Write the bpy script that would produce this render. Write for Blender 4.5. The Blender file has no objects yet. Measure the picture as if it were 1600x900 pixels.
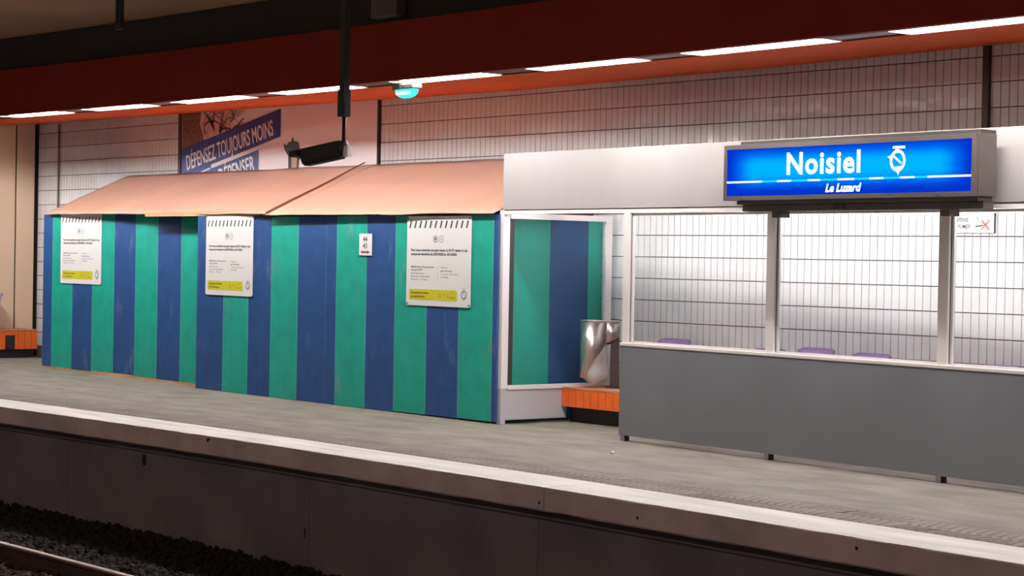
import bpy, bmesh, math, random
from mathutils import Matrix, Vector, noise
random.seed(7)
C = bpy.context.scene.collection
S = bpy.context.scene
PI = math.pi

# ---------------------------------------------------------------- camera
EYE = 1.6
cd = bpy.data.cameras.new('camera'); cam = bpy.data.objects.new('camera', cd); C.objects.link(cam)
cd.sensor_width = 36.0; cd.lens = 36.0 * 3000.0 / 1600.0; cd.clip_end = 200
v1 = Vector((-2550, 92, -3000)); v2 = Vector((0, 46, -3000))
ax = (-v1).normalized(); az = v1.cross(v2).normalized()
if az.y < 0: az = -az
ay = az.cross(ax)
cam.matrix_world = Matrix.Translation((0, 0, EYE)) @ Matrix((ax, ay, az)).to_4x4()
S.camera = cam

# ---------------------------------------------------------------- world, exposure
w = bpy.data.worlds.new('World'); S.world = w; w.use_nodes = True
w.node_tree.nodes['Background'].inputs[0].default_value = (0.9, 0.8, 0.75, 1)
w.node_tree.nodes['Background'].inputs[1].default_value = 0.0
S.view_settings.view_transform = 'Standard'; S.view_settings.look = 'None'
S.view_settings.exposure = 0.0; S.view_settings.gamma = 1.0; S.view_settings.use_curve_mapping = False
TUBE = 440.0          # strength of the tubes over the far platform
TUBE_NEAR = 30.0       # strip lights over the camera's own platform
ADDED_TUBE = 46.0  # strength of the added, unseen lamp behind the shelter band

# ---------------------------------------------------------------- materials
def mat(name, col, rough=0.6, metal=0.0, var=0.0, scale=8.0, bump=0.0, bscale=60.0, emit=None, estr=0.0, spec=0.5, stretch=None, col2=None, coord='Object', coat=0.0):
    m = bpy.data.materials.new(name); m.use_nodes = True
    nt = m.node_tree; b = nt.nodes['Principled BSDF']
    b.inputs['Base Color'].default_value = (*col, 1); b.inputs['Roughness'].default_value = rough
    b.inputs['Metallic'].default_value = metal; b.inputs['Specular IOR Level'].default_value = spec
    b.inputs['Coat Weight'].default_value = coat
    tc = nt.nodes.new('ShaderNodeTexCoord'); mp = nt.nodes.new('ShaderNodeMapping')
    if stretch: mp.inputs['Scale'].default_value = stretch
    if coord == 'World':
        g = nt.nodes.new('ShaderNodeNewGeometry'); nt.links.new(g.outputs['Position'], mp.inputs[0])
    else:
        nt.links.new(tc.outputs[coord], mp.inputs[0])
    if var or col2:
        n = nt.nodes.new('ShaderNodeTexNoise'); n.inputs['Scale'].default_value = scale; n.inputs['Detail'].default_value = 6
        nt.links.new(mp.outputs[0], n.inputs['Vector'])
        r = nt.nodes.new('ShaderNodeValToRGB')
        c2 = col2 if col2 else tuple(min(1, c * (1 + var)) for c in col)
        c1 = col if col2 else tuple(c * (1 - var) for c in col)
        r.color_ramp.elements[0].position = 0.35; r.color_ramp.elements[0].color = (*c1, 1)
        r.color_ramp.elements[1].position = 0.68; r.color_ramp.elements[1].color = (*c2, 1)
        nt.links.new(n.outputs['Fac'], r.inputs[0]); nt.links.new(r.outputs[0], b.inputs['Base Color'])
    if bump:
        n2 = nt.nodes.new('ShaderNodeTexNoise'); n2.inputs['Scale'].default_value = bscale; n2.inputs['Detail'].default_value = 3
        nt.links.new(mp.outputs[0], n2.inputs['Vector'])
        bp = nt.nodes.new('ShaderNodeBump'); bp.inputs['Strength'].default_value = bump; bp.inputs['Distance'].default_value = 0.01
        nt.links.new(n2.outputs['Fac'], bp.inputs['Height']); nt.links.new(bp.outputs[0], b.inputs['Normal'])
    if emit:
        b.inputs['Emission Color'].default_value = (*emit, 1); b.inputs['Emission Strength'].default_value = estr
    return m

def painted_board(name, col, edge):
    """painted board: mottled paint, paler rubbed line down both long edges, scuffs"""
    m = mat(name, col, rough=0.5, var=0.12, scale=5, bump=0.12, bscale=90, coord='Object')
    nt = m.node_tree; b = nt.nodes['Principled BSDF']
    src = b.inputs['Base Color'].links[0].from_socket
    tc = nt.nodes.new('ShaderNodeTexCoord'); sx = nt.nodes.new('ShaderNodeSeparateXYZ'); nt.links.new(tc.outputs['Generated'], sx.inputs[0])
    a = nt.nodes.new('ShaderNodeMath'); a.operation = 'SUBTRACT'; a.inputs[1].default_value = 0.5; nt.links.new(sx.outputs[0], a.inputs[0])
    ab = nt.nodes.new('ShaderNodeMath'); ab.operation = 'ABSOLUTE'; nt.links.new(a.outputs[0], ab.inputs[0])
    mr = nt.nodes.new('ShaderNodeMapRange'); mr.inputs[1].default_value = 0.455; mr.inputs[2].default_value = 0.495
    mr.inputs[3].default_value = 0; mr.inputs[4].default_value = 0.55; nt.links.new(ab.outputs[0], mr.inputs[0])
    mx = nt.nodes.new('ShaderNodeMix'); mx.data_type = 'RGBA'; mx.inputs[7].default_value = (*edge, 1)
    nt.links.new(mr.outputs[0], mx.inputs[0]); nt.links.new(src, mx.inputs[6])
    # scuffs
    g = nt.nodes.new('ShaderNodeNewGeometry'); mp = nt.nodes.new('ShaderNodeMapping'); mp.inputs['Scale'].default_value = (3.2, 3.2, 1.5)
    nt.links.new(g.outputs['Position'], mp.inputs[0])
    n = nt.nodes.new('ShaderNodeTexNoise'); n.inputs['Scale'].default_value = 1.6; n.inputs['Detail'].default_value = 8; nt.links.new(mp.outputs[0], n.inputs['Vector'])
    r = nt.nodes.new('ShaderNodeMapRange'); r.inputs[1].default_value = 0.62; r.inputs[2].default_value = 0.8; r.inputs[3].default_value = 0; r.inputs[4].default_value = 0.45
    nt.links.new(n.outputs['Fac'], r.inputs[0])
    mx2 = nt.nodes.new('ShaderNodeMix'); mx2.data_type = 'RGBA'; mx2.inputs[7].default_value = (0.25, 0.32, 0.38, 1)
    nt.links.new(r.outputs[0], mx2.inputs[0]); nt.links.new(mx.outputs[2], mx2.inputs[6])
    nt.links.new(mx2.outputs[2], b.inputs['Base Color'])
    return m

def emission(name, col, s):
    m = bpy.data.materials.new(name); m.use_nodes = True; nt = m.node_tree
    nt.nodes.remove(nt.nodes['Principled BSDF'])
    e = nt.nodes.new('ShaderNodeEmission'); e.inputs[0].default_value = (*col, 1); e.inputs[1].default_value = s
    nt.links.new(e.outputs[0], nt.nodes['Material Output'].inputs[0]); return m

def pane_mat(name, tint, f0=0.05):
    m = bpy.data.materials.new(name); m.use_nodes = True; nt = m.node_tree
    nt.nodes.remove(nt.nodes['Principled BSDF'])
    t = nt.nodes.new('ShaderNodeBsdfTransparent'); t.inputs[0].default_value = (*tint, 1)
    g = nt.nodes.new('ShaderNodeBsdfGlossy'); g.inputs['Roughness'].default_value = 0.03
    fr = nt.nodes.new('ShaderNodeFresnel'); fr.inputs[0].default_value = 1.35
    gm = nt.nodes.new('ShaderNodeNewGeometry'); iv_ = nt.nodes.new('ShaderNodeMath'); iv_.operation = 'SUBTRACT'; iv_.inputs[0].default_value = 1; nt.links.new(gm.outputs['Backfacing'], iv_.inputs[1])
    ml = nt.nodes.new('ShaderNodeMath'); ml.operation = 'MULTIPLY'; nt.links.new(fr.outputs[0], ml.inputs[0]); nt.links.new(iv_.outputs[0], ml.inputs[1])
    mx = nt.nodes.new('ShaderNodeMixShader'); nt.links.new(ml.outputs[0], mx.inputs[0]); nt.links.new(t.outputs[0], mx.inputs[1]); nt.links.new(g.outputs[0], mx.inputs[2])
    nt.links.new(mx.outputs[0], nt.nodes['Material Output'].inputs[0]); return m

def sign_face_mat():  # brighter centre of the backlight is painted into the emission as a gradient
    m = bpy.data.materials.new('sign_face'); m.use_nodes = True; nt = m.node_tree
    nt.nodes.remove(nt.nodes['Principled BSDF'])
    e = nt.nodes.new('ShaderNodeEmission'); e.inputs[1].default_value = 1.0
    tc = nt.nodes.new('ShaderNodeTexCoord'); s = nt.nodes.new('ShaderNodeSeparateXYZ'); nt.links.new(tc.outputs['Generated'], s.inputs[0])
    def edge(out, width, off=0.5):
        a = nt.nodes.new('ShaderNodeMath'); a.operation = 'SUBTRACT'; a.inputs[1].default_value = off; nt.links.new(out, a.inputs[0])
        b = nt.nodes.new('ShaderNodeMath'); b.operation = 'ABSOLUTE'; nt.links.new(a.outputs[0], b.inputs[0])
        r = nt.nodes.new('ShaderNodeMapRange'); r.interpolation_type = 'SMOOTHSTEP'
        r.inputs[1].default_value = 0.5; r.inputs[2].default_value = 0.5 - width; r.inputs[3].default_value = 0; r.inputs[4].default_value = 1
        nt.links.new(b.outputs[0], r.inputs[0]); return r.outputs[0]
    p = nt.nodes.new('ShaderNodeMath'); p.operation = 'MULTIPLY'
    nt.links.new(edge(s.outputs[0], 0.13), p.inputs[0]); nt.links.new(edge(s.outputs[2], 0.42, 0.56), p.inputs[1])
    r = nt.nodes.new('ShaderNodeValToRGB'); els = r.color_ramp.elements
    els[0].position = 0; els[0].color = (0.0, 0.035, 0.62, 1); els[1].position = 1; els[1].color = (0.0, 0.46, 1.0, 1)
    el = els.new(0.45); el.color = (0.0, 0.16, 0.92, 1)
    nt.links.new(p.outputs[0], r.inputs[0]); nt.links.new(r.outputs[0], e.inputs[0])
    nt.links.new(e.outputs[0], nt.nodes['Material Output'].inputs[0]); return m

M = dict(
    red=mat('red_paint', (0.20, 0.015, 0.006), 0.7, spec=0.2, var=0.06, scale=2),
    soffit=mat('orange_red_paint', (0.58, 0.085, 0.016), 0.8, spec=0.15, var=0.05, scale=2),
    black=mat('black_paint', (0.012, 0.010, 0.010), 0.6),
    brown=mat('brown_concrete', (0.36, 0.19, 0.11), 0.85, var=0.15, scale=0.8, bump=0.2, bscale=20, coord='World'),
    trough_black=mat('black_trough', (0.02, 0.016, 0.014), 0.9),
    grout=mat('grout', (0.10, 0.075, 0.07), 0.9),
    tile=mat('glazed_tile', (0.70, 0.72, 0.735), 0.07, var=0.05, scale=3, bump=0.08, bscale=9, coord='World', spec=0.6),
    floor=mat('platform_asphalt', (0.165, 0.150, 0.125), 0.75, col2=(0.25, 0.23, 0.195), scale=2.2, bump=0.5, bscale=60, stretch=(0.8, 1.7, 1), coord='World'),
    ridge=mat('ridged_paving', (0.225, 0.205, 0.18), 0.8, var=0.12, scale=3, bump=0.3, bscale=50, coord='World'),
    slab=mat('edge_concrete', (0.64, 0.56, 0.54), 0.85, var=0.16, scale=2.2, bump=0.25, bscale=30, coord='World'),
    white_stripe=mat('white_stripe', (0.66, 0.62, 0.58), 0.6, col2=(0.86, 0.83, 0.80), scale=3, bump=0.3, bscale=40, stretch=(0.35, 2.6, 1), coord='World'),
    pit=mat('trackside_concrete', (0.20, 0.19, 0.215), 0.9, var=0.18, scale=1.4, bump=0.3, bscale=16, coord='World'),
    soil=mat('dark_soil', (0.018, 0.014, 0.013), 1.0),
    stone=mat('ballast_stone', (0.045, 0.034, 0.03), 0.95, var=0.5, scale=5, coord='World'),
    rust=mat('rusty_rail', (0.05, 0.025, 0.02), 0.8, var=0.3, scale=8),
    railtop=mat('polished_rail', (0.62, 0.55, 0.52), 0.3, metal=0.9),
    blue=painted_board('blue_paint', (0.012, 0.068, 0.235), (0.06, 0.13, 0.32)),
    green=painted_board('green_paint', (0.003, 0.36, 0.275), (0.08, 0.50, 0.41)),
    wood=mat('raw_timber', (0.55, 0.33, 0.17), 0.7, var=0.2, scale=6, stretch=(0.3, 3, 3)),
    sheet=mat('tan_hardboard', (0.58, 0.355, 0.27), 0.36, var=0.07, scale=1.5, bump=0.6, bscale=4, stretch=(1, 0.5, 1)),
    seam=mat('seam_shadow', (0.16, 0.06, 0.035), 0.8),
    white=mat('white_metal', (0.80, 0.77, 0.77), 0.4, var=0.02, scale=2),
    band=mat('white_band', (0.35, 0.335, 0.34), 0.45, var=0.03, scale=1.2),
    grey=mat('grey_panel', (0.19, 0.205, 0.235), 0.5, var=0.06, scale=1.5),
    frame=mat('sign_housing', (0.095, 0.080, 0.078), 0.45, var=0.08),
    darkmetal=mat('dark_metal', (0.06, 0.05, 0.05), 0.5, metal=0.3),
    kick=mat('kick_panel', (0.50, 0.49, 0.53), 0.5),
    steel=mat('brushed_steel', (0.62, 0.60, 0.57), 0.28, metal=0.9, var=0.08, scale=3, stretch=(8, 8, 1)),
    bag=mat('clear_bag', (0.82, 0.82, 0.80), 0.2, bump=0.6, bscale=25),
    pipe=mat('brown_pipe', (0.16, 0.09, 0.08), 0.5),
    postgrey=mat('brown_grey_post', (0.075, 0.062, 0.058), 0.6),
    otile=mat('orange_tile', (0.85, 0.145, 0.012), 0.35, var=0.08, scale=9, coord='World'),
    otop=mat('orange_worn_top', (0.55, 0.22, 0.12), 0.4, var=0.15, scale=6),
    ogrout=mat('bench_grout', (0.10, 0.03, 0.015), 0.9),
    purple=mat('purple_plastic', (0.28, 0.17, 0.42), 0.35),
    beige=mat('beige_panel', (0.84, 0.64, 0.46), 0.4, var=0.03, scale=1),
    paper=mat('notice_white', (0.80, 0.80, 0.81), 0.4),
    ink=mat('notice_ink', (0.05, 0.07, 0.08), 0.6),
    faint=mat('faint_ink', (0.20, 0.21, 0.23), 0.6),
    yellow=mat('notice_yellow', (0.62, 0.58, 0.02), 0.5),
    yink=mat('yellow_ink', (0.12, 0.12, 0.01), 0.6),
    crimson=mat('crimson_ink', (0.30, 0.01, 0.03), 0.6),
    redink=mat('red_ink', (0.6, 0.02, 0.03), 0.6),
    adbg=mat('advert_ground', (0.82, 0.76, 0.80), 0.3),
    adblue=mat('advert_blue', (0.035, 0.065, 0.26), 0.35),
    adwhite=mat('advert_white', (0.88, 0.88, 0.90), 0.4),
    bark=mat('advert_bark', (0.10, 0.045, 0.035), 0.6, col2=(0.30, 0.17, 0.14), scale=30),
    adsky=mat('advert_photo', (0.62, 0.45, 0.42), 0.4, var=0.25, scale=9),
    skin=mat('advert_pink', (0.50, 0.30, 0.26), 0.5),
    pane=pane_mat('shelter_glass', (0.97, 0.98, 0.98)),
    endpane=pane_mat('end_glass', (0.88, 0.95, 0.94)),
    inner=mat('lamp_reflector', (0.85, 0.80, 0.76), 0.5),
    tube=emission('fluorescent_tube', (1.0, 0.95, 0.91), TUBE),
    neartube=emission('strip_light', (1.0, 0.82, 0.72), TUBE_NEAR),
    addedtube=emission('added_tube', (1.0, 0.98, 1.0), ADDED_TUBE),
    signface=sign_face_mat(),
    signwhite=emission('sign_white', (1, 1, 1), 1.2),
    signcyan=emission('sign_cyan', (0.02, 0.75, 0.95), 1.0),
    exitgreen=emission('exit_glow', (0.05, 0.9, 0.62), 1.6),
    exitwhite=emission('exit_white', (0.75, 1.0, 0.95), 2.5),
    violet=mat('violet_panel', (0.17, 0.12, 0.26), 0.4),
    greypanel=mat('grey_spacer', (0.16, 0.12, 0.12), 0.5),
)

M['bag'].node_tree.nodes['Principled BSDF'].inputs['Alpha'].default_value = 0.5
# ---------------------------------------------------------------- helpers
def tag(o, label=None, cat=None, group=None, kind=None):
    if label: o['label'] = label
    if cat: o['category'] = cat
    if group: o['group'] = group
    if kind: o['kind'] = kind
    return o
def empty(name, loc=(0, 0, 0), rz=0.0):
    o = bpy.data.objects.new(name, None); C.objects.link(o); o.location = loc; o.rotation_euler = (0, 0, rz)
    o.empty_display_size = 0.1; return o
def link(name, me, parent=None, loc=None):
    o = bpy.data.objects.new(name, me); C.objects.link(o)
    if parent: o.parent = parent
    if loc: o.location = loc
    return o
def obj(name, bm, m, parent=None, loc=None, smooth=False):
    me = bpy.data.meshes.new(name)
    bmesh.ops.recalc_face_normals(bm, faces=bm.faces[:])
    bm.to_mesh(me); bm.free()
    for mm in (m if isinstance(m, (list, tuple)) else [m]): me.materials.append(mm)
    if smooth:
        for p in me.polygons: p.use_smooth = True
    return link(name, me, parent, loc)
def struct(name, bm, m, parent=None, **k):
    o = obj(name, bm, m, parent, **k)
    if parent is None: o['kind'] = 'structure'
    return o
def box(bm, x0, x1, y0, y1, z0, z1, bev=0.0, mi=0):
    vs = [bm.verts.new(p) for p in [(x0,y0,z0),(x1,y0,z0),(x1,y1,z0),(x0,y1,z0),(x0,y0,z1),(x1,y0,z1),(x1,y1,z1),(x0,y1,z1)]]
    fs = [bm.faces.new([vs[i] for i in f]) for f in [(0,3,2,1),(4,5,6,7),(0,1,5,4),(1,2,6,5),(2,3,7,6),(3,0,4,7)]]
    for f in fs: f.material_index = mi
    if bev:
        es = list({e for f in fs for e in f.edges})
        r = bmesh.ops.bevel(bm, geom=es, offset=bev, segments=1, affect='EDGES')
        for f in r['faces']: f.material_index = mi
    return vs
def bx(*a, **k):
    bm = bmesh.new(); box(bm, *a, **k); return bm
def tube(bm, pts, r, n=10, cap=True):
    """round bar through pts; r a number or a list"""
    rings = []
    pts = [Vector(p) for p in pts]
    for i, p in enumerate(pts):
        d = (pts[min(i+1, len(pts)-1)] - pts[max(i-1, 0)]).normalized()
        u = d.cross(Vector((0, 0, 1)) if abs(d.z) < 0.9 else Vector((1, 0, 0))).normalized(); v = d.cross(u)
        rr = r[i] if isinstance(r, (list, tuple)) else r
        rings.append([bm.verts.new(p + rr * (math.cos(2*PI*k/n) * u + math.sin(2*PI*k/n) * v)) for k in range(n)])
    for a, b in zip(rings, rings[1:]):
        for k in range(n): bm.faces.new((a[k], a[(k+1) % n], b[(k+1) % n], b[k]))
    if cap: bm.faces.new(rings[0][::-1]); bm.faces.new(rings[-1])
def interp(x, t):
    if x <= t[0][0]: (xa, ya), (xb, yb) = t[0], t[1]
    elif x >= t[-1][0]: (xa, ya), (xb, yb) = t[-2], t[-1]
    else:
        for (xa, ya), (xb, yb) in zip(t, t[1:]):
            if xa <= x <= xb: break
    return ya + (yb - ya) * (x - xa) / (xb - xa)
def run(bm, xs, prof, mi=0):
    """sweep a closed profile along x; prof(x) -> list of (y,z)"""
    rings = [[bm.verts.new((x, y, z)) for y, z in prof(x)] for x in xs]
    n = len(rings[0])
    for a, b in zip(rings, rings[1:]):
        for k in range(n): f = bm.faces.new((a[k], a[(k+1) % n], b[(k+1) % n], b[k])); f.material_index = mi
    bm.faces.new(rings[0]); bm.faces.new(rings[-1][::-1])
def frange(a, b, s):
    n = max(1, int(math.ceil((b - a) / s - 1e-6))); return [a + (b - a) * i / n for i in range(n + 1)]
# flat print on a plane facing -y, local x to the right, local z up, at depth y
def fpoly(bm, pts, y, mi=0):
    f = bm.faces.new([bm.verts.new((px, y, pz)) for px, pz in pts]); f.material_index = mi; return f
def frect(bm, x0, x1, z0, z1, y, mi=0): fpoly(bm, [(x0, z0), (x1, z0), (x1, z1), (x0, z1)], y, mi)
def fline(bm, a, b, wd, y, mi=0):
    dx, dz = b[0]-a[0], b[1]-a[1]; L = math.hypot(dx, dz) or 1; nx, nz = -dz/L*wd/2, dx/L*wd/2
    fpoly(bm, [(a[0]+nx, a[1]+nz), (b[0]+nx, b[1]+nz), (b[0]-nx, b[1]-nz), (a[0]-nx, a[1]-nz)], y, mi)
def fring(bm, cx, cz, rx, rz, wd, y, mi=0, n=24, a0=0, a1=2*PI):
    full = abs(a1 - a0 - 2*PI) < 1e-6
    o = []; i = []
    for k in range(n + (0 if full else 1)):
        a = a0 + (a1 - a0) * k / n
        o.append(bm.verts.new((cx + rx*math.cos(a), y, cz + rz*math.sin(a)))); i.append(bm.verts.new((cx + (rx-wd)*math.cos(a), y, cz + (rz-wd)*math.sin(a))))
    for k in range(len(o) if full else len(o)-1):
        k2 = (k+1) % len(o); f = bm.faces.new((o[k], o[k2], i[k2], i[k])); f.material_index = mi
def ftext(bm, s, x, z, size, y, mi=0, xs=1.0, bold=0.0, shear=0.0, align='LEFT', rot=0.0, width=None, zs=1.0, space=1.0):
    cu = bpy.data.curves.new('t', 'FONT'); cu.body = s; cu.size = size; cu.offset = bold; cu.shear = shear; cu.align_x = align; cu.resolution_u = 3; cu.fill_mode = 'FRONT'; cu.space_character = space
    o = bpy.data.objects.new('t', cu); C.objects.link(o)
    dg = bpy.context.evaluated_depsgraph_get(); me = bpy.data.meshes.new_from_object(o.evaluated_get(dg))
    if width:
        us = [v.co.x for v in me.vertices]; xs = width / max(1e-6, max(us) - min(us)); 
        if align == 'LEFT': x -= min(us) * xs
    off = len(bm.verts)
    vs = []
    for v in me.vertices:
        px, pz = v.co.x * xs, v.co.y * zs
        vs.append(bm.verts.new((x + px*math.cos(rot) - pz*math.sin(rot), y, z + px*math.sin(rot) + pz*math.cos(rot))))
    for p in me.polygons:
        try: f = bm.faces.new([vs[i] for i in p.vertices]); f.material_index = mi
        except ValueError: pass
    bpy.data.objects.remove(o); bpy.data.curves.remove(cu); bpy.data.meshes.remove(me)
def flat(name, bm, m, parent):
    kind = None if name in ('banner', 'digits', 'arrow', 'yellow_box', 'ring_emblem') else 'stuff'
    me = bpy.data.meshes.new(name); bm.to_mesh(me); bm.free()
    for mm in (m if isinstance(m, (list, tuple)) else [m]): me.materials.append(mm)
    o = link(name, me, parent)
    if kind: o['kind'] = kind
    return o

# ================================================================ SETTING
W = 13.35
XL, XR = -46.0, 1.0
NOSE = [(-30, 7.95), (-22, 8.42), (-18.2, 8.67), (-16, 8.79), (-13.8, 8.87), (-10.4, 8.89), (-7.9, 8.84), (-6.05, 8.80), (0, 8.6)]
FASC = [(-30, 10.15), (-22.5, 10.57), (-20.4, 10.69), (-18.5, 10.80), (-15, 10.87), (-12.6, 10.89), (-10.8, 10.86), (-8.6, 10.79), (-7.6, 10.74), (0, 10.4)]
SOFB = [(-28.1, 3.51), (-20.8, 3.455), (-15.8, 3.40), (-12.1, 3.412), (-9.3, 3.445), (0, 3.5)]
nose = lambda x: interp(x, NOSE); fasc = lambda x: interp(x, FASC); sofb = lambda x: interp(x, SOFB)

# pale scratches and fine grit in the asphalt
nt = M['floor'].node_tree; b_ = nt.nodes['Principled BSDF']; src = b_.inputs['Base Color'].links[0].from_socket
g_ = nt.nodes.new('ShaderNodeNewGeometry')
for scl, st, lo_, hi_, c_, am in (((0.5, 3.5, 1), 5.0, 0.66, 0.72, (0.55, 0.50, 0.46, 1), 0.5), ((1, 1, 1), 55.0, 0.45, 0.75, (0.10, 0.09, 0.08, 1), 0.45)):
    m_ = nt.nodes.new('ShaderNodeMapping'); m_.inputs['Scale'].default_value = scl; nt.links.new(g_.outputs['Position'], m_.inputs[0])
    n_ = nt.nodes.new('ShaderNodeTexNoise'); n_.inputs['Scale'].default_value = st; n_.inputs['Detail'].default_value = 5; nt.links.new(m_.outputs[0], n_.inputs['Vector'])
    r_ = nt.nodes.new('ShaderNodeMapRange'); r_.inputs[1].default_value = lo_; r_.inputs[2].default_value = hi_; r_.inputs[4].default_value = am; nt.links.new(n_.outputs['Fac'], r_.inputs[0])
    x_ = nt.nodes.new('ShaderNodeMix'); x_.data_type = 'RGBA'; x_.inputs[7].default_value = c_; nt.links.new(r_.outputs[0], x_.inputs[0]); nt.links.new(src, x_.inputs[6]); src = x_.outputs[2]
nt.links.new(src, b_.inputs['Base Color'])
# platform
bm = bmesh.new(); run(bm, frange(XL, XR, 1.0), lambda x: [(nose(x)+1.0, -0.4), (nose(x)+1.0, 0), (W+0.3, 0), (W+0.3, -0.4)])
floor = struct('floor', bm, M['floor'])
# band of ridged paving between the stripe and the asphalt
bm = bmesh.new(); run(bm, frange(XL, XR, 1.0), lambda x: [(nose(x)+0.52, -0.3), (nose(x)+0.52, -0.004), (nose(x)+1.0, -0.001), (nose(x)+1.0, -0.3)])
obj('ridged_base', bm, M['ridge'], floor)
bm = bmesh.new(); x = -21.5; k = 0
while x < -4.5:
    for row in range(2):
        y0 = nose(x) + 0.56 + row*0.22; s = 0.045 if (int((x+30)/0.9) + row) % 2 else -0.045
        a = [bm.verts.new(p) for p in [(x, y0, -0.003), (x+0.035, y0, -0.003), (x+0.035+s, y0+0.18, -0.003), (x+s, y0+0.18, -0.003)]]
        b = [bm.verts.new(p) for p in [(x+0.009, y0+0.012, 0.004), (x+0.026, y0+0.012, 0.004), (x+0.026+s, y0+0.168, 0.004), (x+0.009+s, y0+0.168, 0.004)]]
        bm.faces.new(b)
        for i in range(4): bm.faces.new((a[i], a[(i+1) % 4], b[(i+1) % 4], b[i]))
    x += 0.075
tag(obj('paving_ridges', bm, M['ridge'], floor), 'slanting worn ridges of the warning paving', kind='stuff')
# short saw-cut joints in the paving
bm = bmesh.new()
for (xa, ya, xb, yb) in [(-8.07, 9.42, -7.98, 9.98), (-7.27, 9.33, -7.0, 9.9), (-9.2, 9.42, -9.15, 9.9)]:
    d = Vector((xb-xa, yb-ya, 0)).normalized(); n = Vector((-d.y, d.x, 0)) * 0.004
    q = [Vector((xa, ya, 0.0045))-n, Vector((xb, yb, 0.0045))-n, Vector((xb, yb, 0.0045))+n, Vector((xa, ya, 0.0045))+n]
    bm.faces.new([bm.verts.new(p) for p in q])
obj('paving_joint', bm, M['grout'], floor)

# nosing slabs: concrete edge and white painted stripe
trim1 = empty('trim_1'); trim1['kind'] = 'structure'
jo = [XL, -42, -38, -34, -30, -26.06, -22.06, -18.06, -14.06, -10.06, -6.06, -2.06, XR]
for a, b in zip(jo, jo[1:]):
    g = 0.004
    bm = bmesh.new()
    rnd = random.Random(int(a*10))
    run(bm, frange(a+g, b-g, 0.25), lambda x: [(nose(x)+0.012, -0.168 + 0.008*noise.noise((x*3, 0, 0))), (nose(x), -0.155), (nose(x), -0.012), (nose(x)+0.008, -0.002), (nose(x)+0.52, -0.002), (nose(x)+0.52, -0.168)])
    s = obj('edge_slab', bm, M['slab'], trim1)
    bm = bmesh.new()
    run(bm, frange(a+g, b-g, 0.125), lambda x: [(nose(x)+0.004+0.006*noise.noise((x*4, 3, 0)), -0.004), (nose(x)+0.008, 0.002), (nose(x)+0.515+0.012*noise.noise((x*4, 9, 0)), 0.002), (nose(x)+0.518, -0.004)])
    obj('white_stripe', bm, M['white_stripe'], s)
# chips and knocks in the slab face (small dark hollows)
bm = bmesh.new()
for (cx, cz, r) in [(-14.47, -0.035, 0.022), (-14.44, -0.025, 0.014), (-10.11, -0.11, 0.013), (-7.22, -0.06, 0.012), (-9.1, -0.1, 0.012)]:
    n = 7; f = [bm.verts.new((cx + r*math.cos(2*PI*k/n)*(0.7+0.5*random.random()), nose(cx)-0.0015, cz + r*math.sin(2*PI*k/n)*(0.7+0.5*random.random()))) for k in range(n)]
    bm.faces.new(f)
obj('chip', bm, M['soil'], trim1)

# trackside wall below the nosing, with drain hole and pour joints
wt = empty('wall_trackside'); wt['kind'] = 'structure'
jo = [XL, -40, -36, -32, -28.3, -24.6, -20.9, -17.2, -13.22, -10.35, -6.6, -2.9, XR]
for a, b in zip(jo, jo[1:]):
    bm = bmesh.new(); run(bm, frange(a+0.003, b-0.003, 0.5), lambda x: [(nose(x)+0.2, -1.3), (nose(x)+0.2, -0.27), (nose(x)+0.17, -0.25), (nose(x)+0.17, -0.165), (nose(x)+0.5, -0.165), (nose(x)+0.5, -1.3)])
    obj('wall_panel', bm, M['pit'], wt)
bm = bmesh.new(); run(bm, frange(XL, XR, 1.0), lambda x: [(nose(x)+0.5, -1.3), (nose(x)+0.5, -0.17), (nose(x)+0.6, -0.17), (nose(x)+0.6, -1.3)])
obj('backing', bm, M['soil'], wt)
bm = bmesh.new()
for (cx, cz, rx, rz) in [(-15.83, -0.34, 0.035, 0.055), (-15.93, -0.23, 0.013, 0.022), (-17.2, -0.17+(-0.07), 0.01, 0.014), (-13.28, -0.72, 0.008, 0.04)]:
    tube(bm, [(cx, nose(cx)+0.196, cz), (cx, nose(cx)+0.24, cz)], 1.0, 12)
    for v in bm.verts[-24:]: v.co.x = cx + (v.co.x-cx)*rx; v.co.z = cz + (v.co.z-cz)*rz
obj('drain_hole', bm, M['soil'], wt)

# track bed
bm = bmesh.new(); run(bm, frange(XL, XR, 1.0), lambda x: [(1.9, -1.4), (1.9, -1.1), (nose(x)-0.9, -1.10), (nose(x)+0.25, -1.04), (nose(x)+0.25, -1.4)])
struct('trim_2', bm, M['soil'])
ico = bmesh.new(); bmesh.ops.create_icosphere(ico, subdivisions=1, radius=1.0)
iv = [v.co.copy() for v in ico.verts]; ifc = [[v.index for v in f.verts] for f in ico.faces]; ico.free()
def stones(seed, count, y0, y1, m, label):
    rnd = random.Random(seed); V = []; F = []
    for k in range(count):
        x = rnd.uniform(-20.5, -9); y = rnd.uniform(nose(x)+y0, nose(x)+y1)
        r = rnd.uniform(0.022, 0.05); z = -1.1 + 0.06*max(0, 1-(nose(x)-y)/0.9) + 0.03 + 0.02*noise.noise((x*2, y*2, 0)); rot = Matrix.Rotation(rnd.uniform(0, 6), 3, 'X') @ Matrix.Rotation(rnd.uniform(0, 6), 3, 'Z')
        sc = Vector((1, rnd.uniform(0.6, 1), rnd.uniform(0.5, 0.9))); o0 = len(V)
        for p in iv: V.append(tuple(rot @ Vector((p.x*sc.x, p.y*sc.y, p.z*sc.z)) * r * rnd.uniform(0.85, 1.15) + Vector((x, y, z))))
        for f in ifc: F.append([i+o0 for i in f])
    me = bpy.data.meshes.new('ballast'); me.from_pydata(V, [], F); me.materials.append(m)
    tag(link('ballast', me), label, 'ballast', kind='stuff')
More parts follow.
